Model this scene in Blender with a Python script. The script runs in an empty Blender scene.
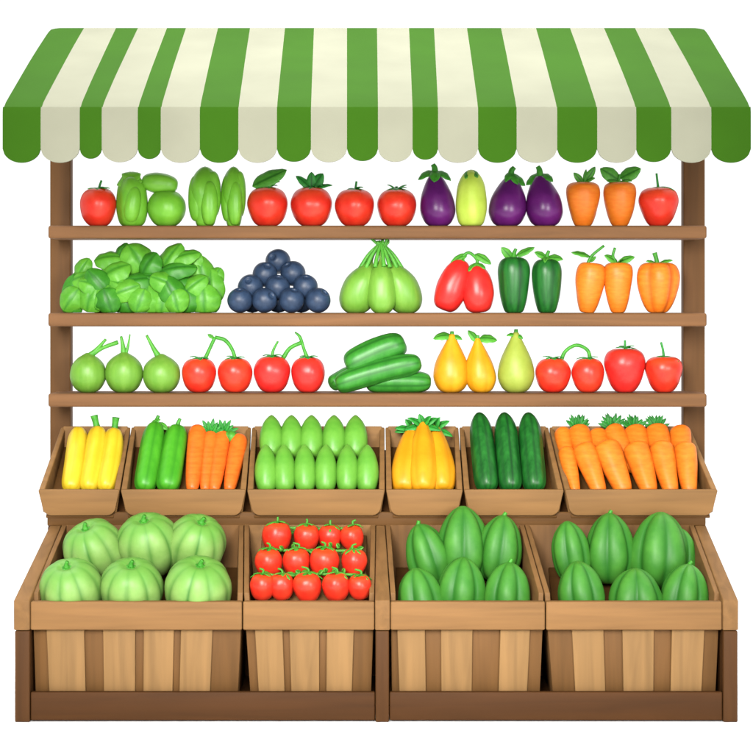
import bpy, bmesh, math, random
from mathutils import Vector, Matrix, Quaternion, noise
random.seed(7)
C = bpy.context.scene.collection
PI = math.pi
# ---------------------------------------------------------------- camera numbers
F = 2084.6          # focal length in pixels of the 753 px photograph
D = 8.65            # metres from the camera to the front of the stall
CZ = 1.751          # camera height
HOR = 300.0
def sc(Y): return (Y + D) / F                 # metres per pixel at depth Y
def P(px, py, Y):
    s = sc(Y)
    return Vector(((px - 376.5) * s, Y, CZ - (py - HOR) * s))

# ---------------------------------------------------------------- materials
def lin(c):
    return tuple(((v / 255) / 12.92 if v / 255 <= 0.04045 else ((v / 255 + 0.055) / 1.055) ** 2.4) for v in c)
MATS = {}
KP, KW = 0.61, 0.40
def nt(name):
    m = bpy.data.materials.new(name); m.use_nodes = True
    t = m.node_tree; b = t.nodes['Principled BSDF']
    return m, t, b
def rgba(c, k): return (*[min(0.95, v * k) for v in lin(c)], 1)
def skin(name, col, col2=None, rough=0.4, k=KP, scale=9, stretch=(1, 1, 1), groove=None, coat=0.0, bump=0.0, bscale=60, sss=0.0, tip=None):
    """Vegetable skin: mottled between two colours, with darker grooves where the 'rib' attribute is high."""
    m, t, b = nt(name); N = t.nodes; L = t.links
    col2 = col2 or tuple(int(v * 0.82) for v in col)
    tc = N.new('ShaderNodeTexCoord'); mp = N.new('ShaderNodeMapping')
    L.new(tc.outputs['Object'], mp.inputs['Vector']); mp.inputs['Scale'].default_value = stretch
    nz = N.new('ShaderNodeTexNoise'); nz.inputs['Scale'].default_value = scale
    nz.inputs['Detail'].default_value = 5; nz.inputs['Roughness'].default_value = 0.6
    L.new(mp.outputs[0], nz.inputs['Vector'])
    rp = N.new('ShaderNodeValToRGB'); rp.color_ramp.elements[0].position = 0.32; rp.color_ramp.elements[1].position = 0.68
    rp.color_ramp.elements[0].color = rgba(col2, k); rp.color_ramp.elements[1].color = rgba(col, k)
    L.new(nz.outputs['Fac'], rp.inputs['Fac'])
    out = rp.outputs['Color']
    if groove:
        at = N.new('ShaderNodeAttribute'); at.attribute_name = 'rib'
        mx = N.new('ShaderNodeMix'); mx.data_type = 'RGBA'
        L.new(at.outputs['Fac'], mx.inputs['Factor']); L.new(out, mx.inputs['A']); mx.inputs['B'].default_value = rgba(groove, k)
        out = mx.outputs['Result']
    if tip:
        at2 = N.new('ShaderNodeAttribute'); at2.attribute_name = 'tip'
        mx = N.new('ShaderNodeMix'); mx.data_type = 'RGBA'
        L.new(at2.outputs['Fac'], mx.inputs['Factor']); L.new(out, mx.inputs['A']); mx.inputs['B'].default_value = rgba(tip, k)
        out = mx.outputs['Result']
    L.new(out, b.inputs['Base Color'])
    b.inputs['Roughness'].default_value = rough; b.inputs['Specular IOR Level'].default_value = 0.25
    b.inputs['Coat Weight'].default_value = coat; b.inputs['Coat Roughness'].default_value = 0.35
    if sss:
        b.inputs['Subsurface Weight'].default_value = sss; b.inputs['Subsurface Scale'].default_value = 0.02
    if bump:
        n2 = N.new('ShaderNodeTexNoise'); n2.inputs['Scale'].default_value = bscale; n2.inputs['Detail'].default_value = 3
        L.new(mp.outputs[0], n2.inputs['Vector'])
        bp = N.new('ShaderNodeBump'); bp.inputs['Strength'].default_value = bump; bp.inputs['Distance'].default_value = 0.003
        L.new(n2.outputs['Fac'], bp.inputs['Height']); L.new(bp.outputs[0], b.inputs['Normal'])
    MATS[name] = m
    return m
def wood(name, col, axis, k=KW, dark=0.84, rough=0.6):
    m, t, b = nt(name); N = t.nodes; L = t.links
    tc = N.new('ShaderNodeTexCoord'); mp = N.new('ShaderNodeMapping'); L.new(tc.outputs['Object'], mp.inputs['Vector'])
    s = [14, 14, 14]; s['xyz'.index(axis)] = 0.9; mp.inputs['Scale'].default_value = s
    nz = N.new('ShaderNodeTexNoise'); nz.inputs['Scale'].default_value = 1.6; nz.inputs['Detail'].default_value = 6; nz.inputs['Distortion'].default_value = 0.6
    L.new(mp.outputs[0], nz.inputs['Vector'])
    rp = N.new('ShaderNodeValToRGB'); e = rp.color_ramp.elements
    e[0].position = 0.25; e[1].position = 0.7
    e[0].color = rgba(tuple(v * dark for v in col), k); e[1].color = rgba(col, k)
    L.new(nz.outputs['Fac'], rp.inputs['Fac'])
    n2 = N.new('ShaderNodeTexNoise'); n2.inputs['Scale'].default_value = 1.8; n2.inputs['Detail'].default_value = 2
    L.new(tc.outputs['Object'], n2.inputs['Vector'])
    mx = N.new('ShaderNodeMix'); mx.data_type = 'RGBA'; mx.blend_type = 'MULTIPLY'; mx.inputs['Factor'].default_value = 0.15
    L.new(rp.outputs[0], mx.inputs['A']); L.new(n2.outputs['Fac'], mx.inputs['B'])
    L.new(mx.outputs['Result'], b.inputs['Base Color'])
    b.inputs['Roughness'].default_value = rough; b.inputs['Specular IOR Level'].default_value = 0.12
    bp = N.new('ShaderNodeBump'); bp.inputs['Strength'].default_value = 0.12; bp.inputs['Distance'].default_value = 0.002
    L.new(nz.outputs['Fac'], bp.inputs['Height']); L.new(bp.outputs[0], b.inputs['Normal'])
    MATS[name] = m
    return m
def cloth(name, col, k=0.25):
    m, t, b = nt(name); N = t.nodes; L = t.links
    tc = N.new('ShaderNodeTexCoord')
    nz = N.new('ShaderNodeTexNoise'); nz.inputs['Scale'].default_value = 3; nz.inputs['Detail'].default_value = 4
    L.new(tc.outputs['Object'], nz.inputs['Vector'])
    rp = N.new('ShaderNodeValToRGB'); e = rp.color_ramp.elements; e[0].position = 0.3; e[1].position = 0.7
    e[0].color = rgba(tuple(v * 0.95 for v in col), k); e[1].color = rgba(col, k)
    L.new(nz.outputs['Fac'], rp.inputs['Fac']); L.new(rp.outputs[0], b.inputs['Base Color'])
    b.inputs['Roughness'].default_value = 0.9; b.inputs['Specular IOR Level'].default_value = 0.06
    w = N.new('ShaderNodeTexNoise'); w.inputs['Scale'].default_value = 260; L.new(tc.outputs['Object'], w.inputs['Vector'])
    bp = N.new('ShaderNodeBump'); bp.inputs['Strength'].default_value = 0.15; bp.inputs['Distance'].default_value = 0.001
    L.new(w.outputs['Fac'], bp.inputs['Height']); L.new(bp.outputs[0], b.inputs['Normal'])
    MATS[name] = m
    return m

RED = skin('tomato_red', (246, 66, 40), (234, 42, 28), 0.34, coat=0.1, scale=14, tip=(240, 90, 30))
RED2 = skin('deep_red', (238, 52, 44), (222, 34, 32), 0.34, coat=0.1, scale=14, tip=(235, 70, 40))
LIME2 = skin('bright_lime', (204, 226, 92), (184, 212, 72), 0.42, k=.75, scale=12)
GREENSTEM = skin('stem_green', (78, 168, 50), (52, 136, 34), 0.5, scale=40)
DKLEAF = skin('dark_leaf', (52, 160, 56), (34, 128, 42), 0.5, scale=40, groove=(24, 92, 28))
LEAF = skin('leaf_green', (104, 192, 66), (76, 166, 48), 0.5, k=.5, scale=26, groove=(44, 118, 28))
BASIL = skin('basil_green', (112, 192, 56), (86, 168, 42), 0.45, scale=16, groove=(64, 146, 34), coat=0.0, k=.47)
BASIL2 = skin('basil_dark', (72, 158, 38), (50, 132, 30), 0.45, scale=16, groove=(40, 116, 24), coat=0.0, k=.47)
PEPG = skin('green_pepper', (134, 206, 62), (108, 186, 46), 0.38, scale=10, groove=(116, 192, 50), coat=0.1)
ONION = skin('pale_green_skin', (146, 204, 78), (122, 188, 60), 0.4, scale=10, stretch=(3, 3, .6), groove=(126, 188, 62), coat=0.05, k=.42)
LIME = skin('lime_skin', (188, 204, 84), (168, 188, 68), 0.48, k=.48, scale=12, coat=0.06)
AUB = skin('aubergine_purple', (112, 34, 118), (84, 18, 94), 0.3, scale=8, coat=0.06)
ORANGE = skin('carrot_orange', (248, 138, 38), (240, 116, 24), 0.45, scale=9, stretch=(2, 2, 8), groove=(214, 92, 18))
ORANGE2 = skin('bright_carrot', (248, 124, 40), (242, 102, 24), 0.42, scale=9, stretch=(2, 2, 8), groove=(206, 84, 18), coat=.1)
YEL = skin('yellow_skin', (248, 180, 34), (238, 156, 20), 0.42, k=.56, scale=9, groove=(222, 150, 14), coat=0.06)
YEL2 = skin('lemon_yellow', (238, 208, 52), (228, 190, 36), 0.4, scale=9, groove=(214, 176, 26), coat=0.1)
CUKE = skin('cucumber_green', (62, 148, 48), (42, 122, 36), 0.4, scale=16, stretch=(1.5, 1.5, .5), groove=(34, 102, 30), coat=0.06)
CUKE2 = skin('bright_cucumber', (84, 176, 40), (62, 154, 30), 0.4, scale=12, stretch=(1.5, 1.5, .5), groove=(50, 134, 26), coat=0.06)
DKCUKE = skin('dark_cucumber', (38, 118, 42), (16, 84, 26), 0.38, scale=14, stretch=(2.5, 2.5, .5), groove=(20, 66, 28), coat=0.06)
MELON = skin('pale_melon', (154, 194, 104), (128, 176, 82), 0.5, k=.57, scale=10, groove=(58, 124, 40), coat=0.1, tip=(100, 172, 60))
DKMEL = skin('ribbed_green', (86, 160, 56), (60, 136, 42), 0.52, k=.57, scale=10, groove=(40, 116, 32), coat=0.05)
POD = skin('pod_green', (116, 180, 64), (90, 160, 48), 0.42, scale=10, groove=(66, 142, 40), coat=0.15, tip=(140, 196, 84))
BLUE = skin('blueberry_skin', (50, 70, 98), (34, 50, 74), 0.45, scale=24, groove=(26, 38, 62), coat=0.06)

W_RIM = wood('rim_wood', (192, 142, 88), 'x')
W_SIDE = wood('side_wood', (184, 136, 84), 'y')
W_SHELF = wood('shelf_wood', (166, 117, 74), 'x')
W_POST = wood('post_wood', (136, 93, 50), 'z')
W_LEG = wood('leg_wood', (118, 76, 38), 'z')
W_RAIL = wood('rail_wood', (110, 69, 32), 'x')
W_SLAT = wood('slat_wood', (200, 154, 98), 'z')
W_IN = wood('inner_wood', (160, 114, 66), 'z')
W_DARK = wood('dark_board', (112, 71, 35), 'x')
W_TRAY = wood('tray_wood', (186, 138, 84), 'x')
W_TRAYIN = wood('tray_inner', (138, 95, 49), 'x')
CL_G = cloth('green_canvas', (96, 170, 36), .142)
CL_W = cloth('cream_canvas', (244, 245, 214), .165)

# ---------------------------------------------------------------- object helpers
def obj(name, bm, m, parent=None, smooth=True):
    me = bpy.data.meshes.new(name)
    bmesh.ops.recalc_face_normals(bm, faces=bm.faces)
    bm.to_mesh(me); bm.free()
    for mm in (m if isinstance(m, (list, tuple)) else [m]): me.materials.append(mm)
    if smooth:
        for p in me.polygons: p.use_smooth = True
    o = bpy.data.objects.new(name, me); C.objects.link(o)
    if parent: o.parent = parent
    return o
def thing(name, label, cat, loc, group=None):
    o = bpy.data.objects.new(name, None); C.objects.link(o)
    o.empty_display_size = 0.05
    o.location = loc; o['label'] = label; o['category'] = cat
    if group: o['group'] = group
    return o
def flat_shade(o, angle=35):
    me = o.data
    for p in me.polygons: p.use_smooth = True
    a = math.radians(angle)
    bm = bmesh.new(); bm.from_mesh(me)
    for e in bm.edges:
        if len(e.link_faces) == 2 and e.calc_face_angle(0) > a: e.smooth = False
    bm.to_mesh(me); bm.free()
def hexa(bm, c, bev=0.004, seg=2, mi=0):
    """c: 8 corners, bottom ring then top ring (same winding)."""
    t = bmesh.new()
    v = [t.verts.new(p) for p in c]
    for f in ((0, 3, 2, 1), (4, 5, 6, 7), (0, 1, 5, 4), (1, 2, 6, 5), (2, 3, 7, 6), (3, 0, 4, 7)):
        t.faces.new([v[i] for i in f])
    bmesh.ops.recalc_face_normals(t, faces=t.faces)
    if bev: bmesh.ops.bevel(t, geom=t.edges[:], offset=bev, segments=seg, profile=0.5, affect='EDGES', clamp_overlap=True)
    for f in t.faces: f.material_index = mi
    me = bpy.data.meshes.new('tmp'); t.to_mesh(me); t.free()
    bm.from_mesh(me); bpy.data.meshes.remove(me)
def box(bm, x0, x1, y0, y1, z0, z1, bev=0.004, seg=2, z2=None, z3=None, mi=0):
    """z0..z1 at y0; (z2, z3) bottom/top at y1 when sloped."""
    zb = z0 if z2 is None else z2; zt = z1 if z3 is None else z3
    hexa(bm, [(x0, y0, z0), (x1, y0, z0), (x1, y1, zb), (x0, y1, zb), (x0, y0, z1), (x1, y0, z1), (x1, y1, zt), (x0, y1, zt)], bev, seg, mi)

def rounded_panel(bm, a0, a1, y, z0, z1, ins, r=.042, th=.024):
    """Upright board with round lower corners, leaning out towards its top."""
    out = []
    H = z1 - z0
    for k in range(9):
        a = PI + k * PI / 16; out.append((a0 + ins * (1 - 0) + r + r * math.cos(a), z0 + r + r * math.sin(a)))
    for k in range(9):
        a = 1.5 * PI + k * PI / 16; out.append((a1 - ins - r + r * math.cos(a), z0 + r + r * math.sin(a)))
    out += [(a1 - .001, z1 - .006), (a1 - .006, z1), (a0 + .006, z1), (a0 + .001, z1 - .006)]
    t = bmesh.new()
    yy = lambda z: y + .012 * (1 - (z - z0) / H)
    A = [t.verts.new((x, yy(z), z)) for x, z in out]; B = [t.verts.new((x, yy(z) + th, z)) for x, z in out]
    n = len(out)
    t.faces.new(A); t.faces.new(B[::-1])
    for i in range(n): t.faces.new((A[i], A[(i + 1) % n], B[(i + 1) % n], B[i]))
    bmesh.ops.recalc_face_normals(t, faces=t.faces)
    ed = [e for e in t.edges if len(e.link_faces) == 2 and any(len(f.verts) > 8 for f in e.link_faces)]
    bmesh.ops.bevel(t, geom=ed, offset=.004, segments=3, profile=.5, affect='EDGES', clamp_overlap=True)
    me = bpy.data.meshes.new('tmp'); t.to_mesh(me); t.free(); bm.from_mesh(me); bpy.data.meshes.remove(me)

def spl(pts, n):
    """Catmull-Rom through tuples, n samples per span."""
    q = [tuple(2 * a - b for a, b in zip(pts[0], pts[1]))] + list(pts) + [tuple(2 * a - b for a, b in zip(pts[-1], pts[-2]))]
    out = []
    for i in range(1, len(q) - 2):
        for j in range(n):
            t = j / n
            out.append(tuple(0.5 * (2 * b + (c - a) * t + (2 * a - 5 * b + 4 * c - d) * t * t + (3 * b - a - 3 * c + d) * t ** 3)
                             for a, b, c, d in zip(q[i - 1], q[i], q[i + 1], q[i + 2])))
    out.append(tuple(pts[-1]))
    return out
def lathe(bm, prof, s, seg=36, lobes=0, amp=0.0, sharp=1.0, n=4, axis=None, M=None, wob=0.012, ribw=2.5, flat=1.0, tipat=0.0, ph=None):
    """Closed body turned from prof [(r, z)] in pixels, scaled by s; axis(t)->(dx,dy) bends it; lobes cut grooves."""
    rl = bm.verts.layers.float.get('rib') or bm.verts.layers.float.new('rib')
    tl = bm.verts.layers.float.get('tip') or bm.verts.layers.float.new('tip')
    pr = spl(prof, n)
    zmin = min(p[1] for p in pr); zmax = max(p[1] for p in pr); H = zmax - zmin
    rmax = max(p[0] for p in pr)
    off = Vector((random.random() * 50, random.random() * 50, random.random() * 50))
    ph = random.random() * 6.28 if ph is None else ph
    rings = []
    M = M or Matrix()
    for k, (r, z) in enumerate(pr):
        r = max(r, 0.0); t = (z - zmin) / H
        ax = axis(t) if axis else (0, 0)
        if k in (0, len(pr) - 1) or r < 0.02:
            if k in (0, len(pr) - 1):
                v = bm.verts.new(M @ (Vector((ax[0], ax[1], z)) * s)); v[rl] = 0; v[tl] = tipat if t > .5 else 0
                rings.append([v]); continue
            r = 0.02
        ring = []
        for j in range(seg):
            a = 2 * PI * j / seg
            g = 0.0
            if lobes:
                g = abs(math.cos(lobes * (a + ph) / 2)) ** sharp      # 0 in the groove
                g = 1 - g
            rr = r * (1 - amp * g)
            nn = noise.noise(off + Vector((math.cos(a), math.sin(a), t * 2.2)) * 1.1)
            rr *= 1 + wob * 3 * nn * (1 if 0.02 < t < 0.98 else 0)
            v = bm.verts.new(M @ (Vector((ax[0] + rr * math.cos(a), ax[1] + rr * math.sin(a) * flat, z)) * s))
            v[rl] = (max(0, g) ** ribw) * min(1, r / rmax * 1.6)
            v[tl] = tipat * max(0, (t - 0.72) / 0.28) if tipat else 0
            ring.append(v)
        rings.append(ring)
    for a, b in zip(rings, rings[1:]):
        if len(a) == 1 and len(b) == 1: continue
        if len(a) == 1:
            for j in range(seg): bm.faces.new((a[0], b[j], b[(j + 1) % seg]))
        elif len(b) == 1:
            for j in range(seg): bm.faces.new((a[j], a[(j + 1) % seg], b[0]))
        else:
            for j in range(seg):
                bm.faces.new((a[j], a[(j + 1) % seg], b[(j + 1) % seg], b[j]))
def tube(bm, pts, rad, s=1.0, seg=10, n=5):
    """Tapered tube through pts [(x,y,z)], rad a number or list."""
    rads = rad if isinstance(rad, (list, tuple)) else [rad] * len(pts)
    q = spl([(*p, r) for p, r in zip(pts, rads)], n)
    rings = []
    for i, a in enumerate(q):
        p = Vector(a[:3]) * s
        d = Vector(q[min(i + 1, len(q) - 1)][:3]) - Vector(q[max(i - 1, 0)][:3])
        if d.length < 1e-6: d = Vector((0, 0, 1))
        d.normalize()
        u = d.cross(Vector((0, 1, 0.01))); u.normalize(); w = d.cross(u)
        rings.append([bm.verts.new(p + (u * math.cos(2 * PI * j / seg) + w * math.sin(2 * PI * j / seg)) * max(a[3], .1) * s) for j in range(seg)])
    for a, b in zip(rings, rings[1:]):
        for j in range(seg): bm.faces.new((a[j], a[(j + 1) % seg], b[(j + 1) % seg], b[j]))
    bm.faces.new(rings[0]); bm.faces.new(rings[-1])
def leaf(bm, base, tip, width, s=1.0, nrm=(0, -1, 0.3), curl=0.2, thick=0.5, cup=0.18, puff=0.0, point=1.0, nu=12, nv=8):
    """Leaf with a midrib crease and real thickness, from base to tip (pixels)."""
    rl = bm.verts.layers.float.get('rib') or bm.verts.layers.float.new('rib')
    b = Vector(base); t = Vector(tip); ax = t - b; Ln = ax.length; ax.normalize()
    n = Vector(nrm); n = (n - ax * n.dot(ax)); n.normalize(); sd = ax.cross(n); sd.normalize()
    grids = []
    for side in (1, -1):
        g = []
        for i in range(nu + 1):
            u = i / nu
            w = width * 0.5 * (math.sin(PI * min(1, u ** 0.85)) ** (0.62 * point)) if 0 < u < 1 else 0.0
            w = max(w, 0.02 * width)
            row = []
            for j in range(nv + 1):
                v = j / nv * 2 - 1
                edge = 1 - abs(v) ** 2.2
                lift = -curl * Ln * (u - 0.35) ** 2 * 1.2 - cup * w * abs(v) ** 1.6 * 1.0
                vein = math.exp(-(abs(v) * 7) ** 2)
                lift += puff * width * math.sin(PI * u) * (1 - v * v) - vein * 0.05 * width * math.sin(PI * u)
                ruff = 0.03 * width * math.sin(u * 17 + side * 0 + base[0]) * abs(v) ** 2
                th = side * thick * (0.25 + 0.75 * edge)
                p = b + ax * (u * Ln) + sd * (w * v) + n * (lift + th + ruff)
                vv = bm.verts.new(p * s); vv[rl] = min(1, vein + .25 * (abs(math.sin(u * 13 + abs(v) * 3.5)) < .22) * (width > 14))
                row.append(vv)
            g.append(row)
        grids.append(g)
    for gi, g in enumerate(grids):
        for i in range(nu):
            for j in range(nv):
                bm.faces.new((g[i][j], g[i + 1][j], g[i + 1][j + 1], g[i][j + 1]))
    A, B = grids
    ringA = [A[i][0] for i in range(nu + 1)] + [A[nu][j] for j in range(1, nv + 1)] + [A[i][nv] for i in range(nu - 1, -1, -1)] + [A[0][j] for j in range(nv - 1, 0, -1)]
    ringB = [B[i][0] for i in range(nu + 1)] + [B[nu][j] for j in range(1, nv + 1)] + [B[i][nv] for i in range(nu - 1, -1, -1)] + [B[0][j] for j in range(nv - 1, 0, -1)]
    m = len(ringA)
    for k in range(m):
        bm.faces.new((ringA[k], ringA[(k + 1) % m], ringB[(k + 1) % m], ringB[k]))
def rotm(tilt=0, lean=0, spin=0):
    """tilt in the picture plane (degrees, + = to the right), lean + = back, away from the viewer."""
    return Matrix.Rotation(math.radians(tilt), 4, 'Y') @ Matrix.Rotation(-math.radians(lean), 4, 'X') @ Matrix.Rotation(math.radians(spin), 4, 'Z')

# profiles (r in units of R, z in units of H)
def prof(pts, R, H): return [(r * R, z * H) for r, z in pts]
TOM = [(0, .02), (.32, 0), (.6, .06), (.85, .24), (.99, .5), (.97, .7), (.8, .88), (.52, .975), (.22, .98), (0, .945)]
TALLTOM = [(0, .02), (.3, 0), (.52, .05), (.77, .24), (.95, .5), (1, .7), (.86, .89), (.54, .98), (.22, .97), (0, .93)]
ROUND = [(0, .01), (.36, 0), (.66, .08), (.92, .28), (1, .5), (.92, .74), (.66, .92), (.34, .99), (.12, 1), (0, 1)]
PEAR = [(0, .01), (.42, 0), (.74, .06), (.97, .2), (1, .34), (.86, .54), (.6, .72), (.38, .85), (.22, .95), (.12, 1), (0, 1)]
AUBP = [(0, .01), (.4, 0), (.72, .06), (.96, .22), (1, .38), (.9, .58), (.66, .78), (.44, .91), (.24, .98), (0, 1)]
OVAL = [(0, 0), (.4, .01), (.72, .1), (.95, .3), (1, .5), (.93, .72), (.7, .9), (.38, .985), (0, 1)]
CUKEP = [(0, 0), (.45, .005), (.8, .05), (.97, .16), (1, .4), (.99, .66), (.93, .84), (.72, .95), (.38, .995), (0, 1)]
TIPUP = [(0, 0), (.45, .01), (.78, .08), (.97, .26), (1, .45), (.9, .64), (.66, .82), (.34, .94), (.1, 1), (0, 1.005)]
CARR = [(0, 0), (.28, .005), (.48, .05), (.66, .25), (.84, .55), (.98, .82), (.96, .93), (.7, .99), (.3, 1), (0, .985)]
STUB = [(0, 0), (.34, .0), (.52, .05), (.74, .25), (.92, .52), (1, .76), (.92, .92), (.66, .99), (.3, 1), (0, .98)]
EGGUP = [(0, 0), (.5, .02), (.82, .12), (1, .34), (.98, .56), (.84, .77), (.58, .92), (.28, .99), (0, 1)]

def calyx(bm, s, H, R, n=7, reach=.8, w=None, off=(0, 0), lift=.0):
    """Star of sepals draped over the shoulder of a tomato of height H and radius R."""
    w = w or R * 0.34
    for k in range(n):
        a = 2 * PI * k / n + random.uniform(-.2, .2) - PI / 2
        r = reach * random.uniform(.8, 1.15) * R
        q = r / R
        zs = H * .985 - R * .20 * (q / .72) ** 2.6
        up = R * (.22 if k % 3 == 1 else .08) + lift * R
        leaf(bm, (off[0], off[1], H * .985 + R * .07), (off[0] + r * math.cos(a), off[1] + r * math.sin(a), zs + up + .10 * R), w, s,
             nrm=(0.2 * math.cos(a), .2 * math.sin(a), 1), curl=0.36, thick=0.45, nu=9, nv=5)

# ---------------------------------------------------------------- setting
def build_floor():
    bm = bmesh.new(); n = 120
    vs = [bm.verts.new((x, y, 0)) for x, y in ((-n, -n), (n, -n), (n, n), (-n, n))]
    bm.faces.new(vs)
    m, t, b = nt('white_ground')
    N = t.nodes; L = t.links
    nz = N.new('ShaderNodeTexNoise'); nz.inputs['Scale'].default_value = 2.0
    rp = N.new('ShaderNodeValToRGB'); rp.color_ramp.elements[0].color = (.88, .88, .88, 1); rp.color_ramp.elements[1].color = (.92, .92, .92, 1)
    L.new(nz.outputs['Fac'], rp.inputs['Fac']); L.new(rp.outputs[0], b.inputs['Base Color'])
    b.inputs['Roughness'].default_value = 0.9
    o = obj('ground', bm, m, smooth=False); o['kind'] = 'structure'
build_floor()

# ---------------------------------------------------------------- the stall
stall = thing('market_stall', 'wooden market stall with green and cream striped scalloped awning and three shelves', 'market stall', (0, 0, 0))
def X(px, Y): return (px - 376.5) * sc(Y)
def Zp(py, Y): return CZ - (py - HOR) * sc(Y)
# rear posts
for a, b in ((50, 70.5), (683.5, 705)):
    Y = 0.95
    bm = bmesh.new(); box(bm, X(a, Y), X(b, Y), .95, 1.03, 0, 2.93, .006, 3)
    obj('rear_post', bm, W_POST, stall)
# shelves
SHELF = {1: (225.5, 238.5), 2: (313, 326.5), 3: (393.5, 407)}
SY0, SY1 = .68, .947
for k, (a, b) in SHELF.items():
    bm = bmesh.new(); box(bm, X(48, SY0), X(707, SY0), SY0, SY1, Zp(b, SY0), Zp(a, SY0), .011, 4)
    obj('shelf', bm, W_SHELF, stall)
SZ = {k: Zp(a, SY0) for k, (a, b) in SHELF.items()}
# awning
FR = [3, 41, 80, 102, 138, 161, 200, 238.5, 277, 311, 347, 378, 412.5, 438, 478, 516.5, 557, 597, 636, 671, 711, 750.5]
BK = [51, 84, 116, 138, 167, 186, 218, 250, 285, 314, 347, 377, 409, 434, 467, 501, 536, 570, 604, 635, 668, 704]
YA0, YA1 = -0.28, 0.98
ZA0, ZA1 = Zp(107, YA0), Zp(28, YA1)
def awning_pt(u, v):
    """u in stripe coordinates (0..21), v 0 back .. 1 front."""
    i = min(int(u), 20); fu = u - i
    xb = X(BK[i] + (BK[i + 1] - BK[i]) * fu, YA1); xf = X(FR[i] + (FR[i + 1] - FR[i]) * fu, YA0)
    y = YA1 + (YA0 - YA1) * v
    z = ZA1 + (ZA0 - ZA1) * v + 0.006 * math.sin(PI * v)
    z += .0045 * noise.noise(Vector((xb * 2.2, v * 2.5, 3))) * math.sin(PI * v) - .005 * abs(math.sin(PI * fu)) * math.sin(PI * v)
    if v > .93: z -= .010 * ((v - .93) / .07) ** 2
    edge = min(u, 21 - u)
    if edge < .3 and v < .1: z -= .007 * (1 - v / .1) ** 2 * (1 - edge / .3) ** 2
    return Vector((xb + (xf - xb) * v, y, z))
def awning():
    bm = bmesh.new(); nv = 20; sub = 8; cols = 21 * sub
    th = Vector((0, 0.004, -0.012))
    top = [[bm.verts.new(awning_pt(c / sub, r / nv)) for r in range(nv + 1)] for c in range(cols + 1)]
    bot = [[bm.verts.new(awning_pt(c / sub, r / nv) + th) for r in range(nv + 1)] for c in range(cols + 1)]
    for c in range(cols):
        mi = (c // sub) % 2
        for r in range(nv):
            f = bm.faces.new((top[c][r], top[c][r + 1], top[c + 1][r + 1], top[c + 1][r])); f.material_index = mi
            f = bm.faces.new((bot[c][r], bot[c + 1][r], bot[c + 1][r + 1], bot[c][r + 1])); f.material_index = mi
        for r in (0, nv):
            f = bm.faces.new((top[c][r], top[c + 1][r], bot[c + 1][r], bot[c][r])); f.material_index = mi
    for c in (0, cols):
        for r in range(nv):
            bm.faces.new((top[c][r], top[c][r + 1], bot[c][r + 1], bot[c][r]))
    o = obj('awning', bm, [CL_G, CL_W], stall); flat_shade(o, 50)
    # scalloped valance
    bm = bmesh.new()
    thy = 0.012
    for i in range(21):
        x0, x1 = X(FR[i], YA0), X(FR[i + 1], YA0); w = x1 - x0
        n = 20
        deep = 159.5 + min(3.5, (FR[i + 1] - FR[i] - 24) * .25)
        mi = i % 2
        cols_ = []
        for k in range(n + 1):
            u = k / n
            sgn = abs(2 * u - 1)
            end = (1 - sgn ** 2.1) ** (0.58)
            py = 149 + (deep - 149) * end
            x = x0 + w * u
            bulge = -0.010 * math.sin(PI * u)
            col = []
            for q in range(9):
                v = q / 8
                z = ZA0 + (Zp(py, YA0) - ZA0) * v
                y = YA0 - 0.003 - .006 * math.sin(min(1, v * 6) * PI / 2) + bulge * v
                col.append((x, y, z))
            cols_.append(col)
        fr = [[bm.verts.new(p) for p in col] for col in cols_]
        bk = [[bm.verts.new((p[0], p[1] + thy, p[2])) for p in col] for col in cols_]
        fs = []
        for k in range(n):
            for q in range(8):
                fs.append(bm.faces.new((fr[k][q], fr[k][q + 1], fr[k + 1][q + 1], fr[k + 1][q])))
                fs.append(bm.faces.new((bk[k][q], bk[k + 1][q], bk[k + 1][q + 1], bk[k][q + 1])))
            fs.append(bm.faces.new((fr[k][8], bk[k][8], bk[k + 1][8], fr[k + 1][8])))
            fs.append(bm.faces.new((fr[k][0], fr[k + 1][0], bk[k + 1][0], bk[k][0])))
        for k in (0, n):
            for q in range(8): fs.append(bm.faces.new((fr[k][q], bk[k][q], bk[k][q + 1], fr[k][q + 1])))
        for f in fs: f.material_index = mi
    v = obj('valance', bm, [CL_G, CL_W], o); flat_shade(v, 60)
    # timber frame under the canvas
    bm = bmesh.new()
    for px in (60, 376.5, 694):
        x = X(px, .95)
        box(bm, x - .03, x + .03, YA0 + .06, YA1 - .02, ZA0 - .055, ZA0 - .01, .004, 2, ZA1 - .085, ZA1 - .04)
    box(bm, X(52, .95), X(703, .95), .955, 1.02, ZA1 - .115, ZA1 - .05, .004)
    box(bm, X(8, YA0), X(745, YA0), YA0 + .02, YA0 + .06, ZA0 - .05, ZA0 - .015, .004)
    obj('awning_frame', bm, W_POST, stall)
awning()
# lower bin frame: sides, divider, posts, rails
RIMZ0, RIMZ1 = Zp(601, 0), Zp(524, .55)       # top of the sloping side boards, front and back
ZB = Zp(630, 0)                                # underside of the rim boards
def board(name, f0, f1, b0, b1, mat=W_SIDE, ytop=-.012, dz=0.004):
    """Sloping side board running from the front (f0..f1 px) back to (b0..b1 px)."""
    bm = bmesh.new(); Yb = .56
    hexa(bm, [(X(f0, 0), ytop, ZB), (X(f1, 0), ytop, ZB), (X(b1, Yb), Yb, ZB), (X(b0, Yb), Yb, ZB),
              (X(f0, 0), ytop, RIMZ0 + dz), (X(f1, 0), ytop, RIMZ0 + dz), (X(b1, Yb), Yb, RIMZ1 + dz), (X(b0, Yb), Yb, RIMZ1 + dz)], .006, 3)
    return obj(name, bm, mat, stall)
board('side_board', 14, 30, 51, 62)
board('divider', 375, 390, 376, 385)
board('side_board', 722.5, 738, 694, 705)
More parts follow.
